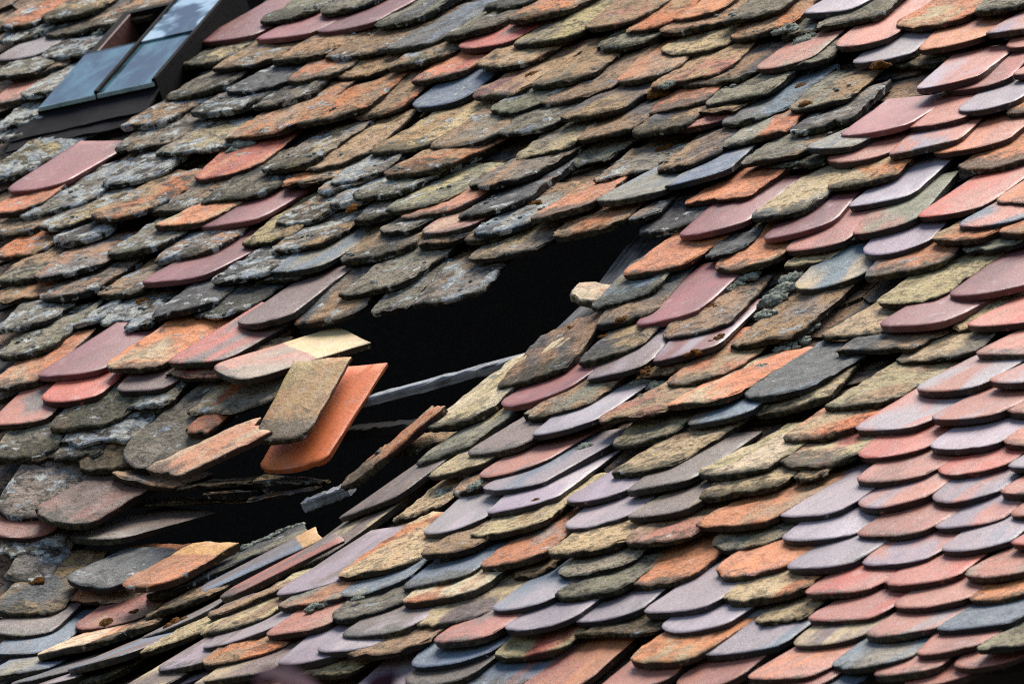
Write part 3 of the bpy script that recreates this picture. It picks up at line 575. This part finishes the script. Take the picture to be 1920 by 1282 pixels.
# ------------------------------------------------------------------ skylight
def simple(name, col, rough=.5, metal=0.0, noise_amt=.5, spec=.5):
    m, nt, bs = mat(name); b = NB(nt); v, _, oi = b.coords()
    f = b.noise(v, 30, 6, .7); c = b.mix(b.math('MULTIPLY', b.step(f, .35, .7), noise_amt), (*col, 1), tuple(x * .3 for x in col) + (1,))
    b.l(c, bs.inputs['Base Color']); bs.inputs['Roughness'].default_value = rough; bs.inputs['Metallic'].default_value = metal; bs.inputs['Specular IOR Level'].default_value = spec
    bp = b.n('ShaderNodeBump'); bp.inputs['Distance'].default_value = .002; b.l(f, bp.inputs['Height']); b.l(bp.outputs[0], bs.inputs['Normal'])
    return m
IRON = simple('dark_skylight_frame', (.007, .006, .006), .8, spec=.1)
RUSTF = simple('rusty_inner_frame', (.12, .035, .022), .6)
LEAD = simple('flashing', (.010, .009, .011), .8, spec=.1)
EDGE = simple('pane_edge', (.35, .48, .48), .4)
def glass_material():
    m, nt, bs = mat('old_window_glass'); b = NB(nt); v, vs_, oi = b.coords((1, .4, 1))
    f = b.noise(vs_, 12, 6, .65, .5); g = b.noise(v, 7, 3, .5, .4); film = b.attr('film')
    col = b.mix(b.step(f, .4, .7), (.006, .035, .055, 1), (.07, .19, .22, 1))
    ft = b.math('SUBTRACT', .75, b.math('MULTIPLY', film, .27)); wm = b.step(g, ft, b.math('ADD', ft, .09))
    col = b.mix(wm, col, (.30, .45, .55, 1)); b.l(col, bs.inputs['Base Color'])
    b.l(b.math('ADD', b.step(f, .4, .7, .06, .2), b.math('MULTIPLY', wm, .3)), bs.inputs['Roughness']); bs.inputs['Specular IOR Level'].default_value = 1.0; bs.inputs['Coat Weight'].default_value = .25; bs.inputs['Coat Roughness'].default_value = .04
    return m
GLASS = glass_material()
SW, SL, SH = .292, .445, .062
Pb = unproj(0 + 205 / K, 612 / K, SH)
Pt = unproj(700 / K, 92 / K, SH); Pr = unproj(842 / K, 508 / K, SH)
gz = Vector((0, 0, 1)); gy = (Pt - Pb); gy.z = 0; SL = gy.length; gy.normalize(); gx = gy.cross(gz); SW = (Pr - Pb).dot(gx)
print('SKYLIGHT', SW, SL, math.degrees(math.atan2(gx.y, gx.x)))
SM = frame(Pb, gx, gy, gz)
fr = place('skylight', box_mesh('curb', [(0, .018, 0, SL, -.13, -.004), (SW - .018, SW, 0, SL, -.13, -.004), (.0182, SW - .0182, 0, .018, -.13, -.0045), (.0182, SW - .0182, SL - .018, SL, -.13, -.0045), (SW / 2 - .006, SW / 2 + .006, .0182, SL - .0182, -.03, -.002)], IRON, .002), SM, roof)
fr['label'] = 'small dark framed skylight with one of four panes missing'
fr_inv = ROOT_INV
def sub(name, me, mw):
    o = link(bpy.data.objects.new(name, me)); o.parent = fr; o.matrix_parent_inverse = SM.inverted(); o.matrix_basis = mw; return o
cw = SW / 2
def pane(x0, x1, y0, y1, z, film):
    o = sub('pane', box_mesh('pane', [(x0, x1, y0, y1, z - .004, z)], GLASS, .0008), SM); o['film'] = film; return o
pane(.006, cw - .003, .004, SL * .53, .0035, .35)
pane(cw + .003, SW - .006, .004, SL * .53, .0035, .35)
pane(cw + .003, SW - .006, SL * .51, SL - .004, .0085, .85)
sub('pane_edge', box_mesh('edge', [(.006, cw - .003, -.003, .0035, -.006, .004)], EDGE, .001, .0006, 1, 8), SM)
sub('pane_edge', box_mesh('edge', [(cw + .003, SW - .006, -.003, .0035, -.006, .004)], EDGE, .001, .0006, 2, 8), SM)
sub('pane_edge', box_mesh('edge', [(.006, cw - .003, SL * .53 + .0005, SL * .53 + .004, -.001, .0045)], EDGE, .001, .0006, 3, 8), SM)
sub('glazing_bar', box_mesh('bar', [(cw - .0045, cw + .0045, .003, SL - .003, -.006, .0125)], IRON, .001, .0004, 4, 10), SM)
sub('glazing_bar', box_mesh('bar', [(SW - .0095, SW + .001, -.001, SL - .003, -.0035, .0125)], IRON, .001, .0004, 5, 10), SM)
sub('inner_frame', box_mesh('inner', [(.0185, .026, .02, SL - .02, -.12, -.006)], RUSTF, .001), SM)
Pf = unproj(60 / K, 800 / K, .03)
for k, (dy, z) in enumerate(((.0, .022), (-.045, .012))):
    V = []; F = []
    nn = 20
    for j, yy in enumerate((dy - .06, dy + .05)):
        for i in range(nn + 1):
            x = -.03 + .36 * i / nn
            V.append((x, yy - (0 if j else .008 * noise.noise(Vector((x * 20, k * 5, 2)))), z + (.012 if j else -.002) + .003 * noise.noise(Vector((x * 14, yy * 9, k)))))
    F = [(i, i + 1, nn + 2 + i, nn + 1 + i) for i in range(nn)]
    me = new_mesh('flashing', V, F, LEAD)
    base = Vector((Pb.x, Pb.y - .05, Pb.z - SH + .015))
    o = link(bpy.data.objects.new('flashing', me)); o.parent = fr; o.matrix_parent_inverse = SM.inverted(); o.matrix_basis = frame(base, gx, gy, gz)
    md = o.modifiers.new('thickness', 'SOLIDIFY'); md.thickness = .004

# ------------------------------------------------------------------ attic, wall and ground: what encloses the roof
def struct(name, V, F, m, cat=None, label=None):
    o = link(bpy.data.objects.new(name, new_mesh(name, V, F, m)))
    if cat: o['category'] = cat; o['label'] = label
    else: o['kind'] = 'structure'
    return o
ev = W(Vector((0, eave.y, 0)))
zt = ev.z + 6.0 * math.sin(PITCH) + .2; yt = ev.y + 6.0 * math.cos(PITCH)
X0, X1 = -5.5, 4.5
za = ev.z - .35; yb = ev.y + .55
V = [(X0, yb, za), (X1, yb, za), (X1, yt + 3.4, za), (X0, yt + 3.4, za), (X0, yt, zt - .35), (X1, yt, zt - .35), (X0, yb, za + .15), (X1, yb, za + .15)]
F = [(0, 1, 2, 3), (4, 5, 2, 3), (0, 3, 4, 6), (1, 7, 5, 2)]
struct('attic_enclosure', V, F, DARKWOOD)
PLASTER = simple('shaded_timber_wall', (.045, .035, .028), .85)
V = [(X0, yb - .05, 0), (X1, yb - .05, 0), (X1, yb - .05, ev.z + .2), (X0, yb - .05, ev.z + .2)]
V += [(x, y + .2, z) for x, y, z in V]
struct('house_wall', V, [(0, 1, 2, 3), (7, 6, 5, 4), (0, 3, 7, 4), (1, 5, 6, 2), (3, 2, 6, 7)], PLASTER, 'wall', 'dark wall in shade under the roof eaves')
GR = simple('paving', (.07, .065, .058), .9)
struct('ground', [(-400, -400, 0), (400, -400, 0), (400, 400, 0), (-400, 400, 0)], [(0, 1, 2, 3)], GR)
# ------------------------------------------------------------------ purple-leaved young tree in front, only its topmost leaves reach into the frame
def at_dist(px, py, t): return W(CAMR + ray(px, py) * t)
LEAFM, lnt, lbs = mat('purple_leaf'); lb = NB(lnt); lv_, _, _o = lb.coords()
lb.l(lb.mix(lb.step(lb.noise(lv_, 20, 3), .4, .65), (.035, .012, .022, 1), (.075, .022, .04, 1)), lbs.inputs['Base Color']); lbs.inputs['Roughness'].default_value = .85; lbs.inputs['Specular IOR Level'].default_value = .15
BARK = wood_material('young_bark', (.03, .022, .018, 1), (.07, .05, .04, 1), .9)
top = at_dist(575, 1345, 10.0)
tree = link(bpy.data.objects.new('purple_leaf_tree', None)); tree.location = (top.x, top.y, 0)
tree['label'] = 'blurred purple leaf tips of a young tree at the bottom edge'; tree['category'] = 'tree'
def tube(pts, rad, n=7):
    V, F = [], []
    for i, p in enumerate(pts):
        for k in range(n):
            a = 2 * math.pi * k / n; V.append((p[0] + math.cos(a) * rad[i], p[1] + math.sin(a) * rad[i], p[2]))
    for i in range(len(pts) - 1):
        for k in range(n): F.append((i * n + k, i * n + (k + 1) % n, (i + 1) * n + (k + 1) % n, (i + 1) * n + k))
    return V, F
rr = random.Random(77)
zt_ = top.z
V, F = tube([(rr.uniform(-.03, .03) * i, rr.uniform(-.03, .03) * i, zt_ * i / 8) for i in range(8)] + [(0, 0, zt_)], [.045 - .0048 * i for i in range(9)])
o = link(bpy.data.objects.new('trunk', new_mesh('trunk', V, F, BARK, 60))); o.parent = tree
V, F = [], []
def leaf(c, d, up, ln, w):
    d = d.normalized(); sd_ = d.cross(up).normalized(); nn = sd_.cross(d); n0 = len(V); m_ = 8
    for i in range(m_ + 1):
        t_ = i / m_; hw = w / 2 * math.sin(math.pi * t_ ** .8) + .0005; p = c + d * ln * (t_ - .5) - nn * (.12 * ln * (t_ - .4) ** 2)
        for q in (-1, 0, 1): V.append(tuple(p + sd_ * hw * q + nn * abs(q) * hw * .3))
    for i in range(m_):
        for q in (0, 1): F.append((n0 + i * 3 + q, n0 + i * 3 + q + 1, n0 + i * 3 + q + 4, n0 + i * 3 + q + 3))
tl = Vector((top.x, top.y, 0))
leaf(at_dist(548, 1276, 10.0) - tl, wx * .95 - wy * .3, wz * .35 + wy, .078, .040)
leaf(at_dist(512, 1262, 10.05) - tl, wx * .6 + wy * .35, wz * .3 + wy, .05, .022)
leaf(at_dist(716, 1288, 10.0) - tl, wx * .5 + wy * .6, wz * .7 + wy * .2, .05, .03)
for _ in range(170):
    px_ = rr.gauss(600, 330); py_ = 1420 + abs(rr.gauss(0, 420)); dd = rr.gauss(10, .25)
    leaf(at_dist(px_, py_, dd) - tl, Vector((rr.gauss(0, 1), rr.gauss(0, 1), rr.gauss(0, .5))), Vector((rr.gauss(0, .3), rr.gauss(0, .3), 1)), rr.uniform(.05, .09), rr.uniform(.025, .045))
o = link(bpy.data.objects.new('crown', new_mesh('crown', V, F, LEAFM, 60))); o.parent = tree
V, F = [], []
for k in range(14):
    e = at_dist(rr.gauss(600, 260), 1400 + abs(rr.gauss(0, 330)), rr.gauss(10, .2)) - tl; b0 = Vector((0, 0, max(1.5, e.z - rr.uniform(.2, .6))))
    v_, f_ = tube([b0 + (e - b0) * (i / 5) for i in range(6)], [.010 - .0016 * i for i in range(6)], 5); n0 = len(V); V += [tuple(q) for q in v_]; F += [tuple(n0 + q for q in f) for f in f_]
for px_, py_ in ((548, 1280), (512, 1266), (716, 1290)):
    e = at_dist(px_, py_, 10.0) - tl; b0 = Vector((0, 0, zt_ - .12)); v_, f_ = tube([b0 + (e - b0) * (i / 5) for i in range(6)], [.004 - .0006 * i for i in range(6)], 5); n0 = len(V); V += [tuple(q) for q in v_]; F += [tuple(n0 + q for q in f) for f in f_]
o = link(bpy.data.objects.new('branches', new_mesh('branches', V, F, BARK, 60))); o.parent = tree
print('TILES', len(tiles), 'broken', sum(t['br'] for t in tiles), 'NOD', len(NOD), 'cam', CAM, 'eave', ev)
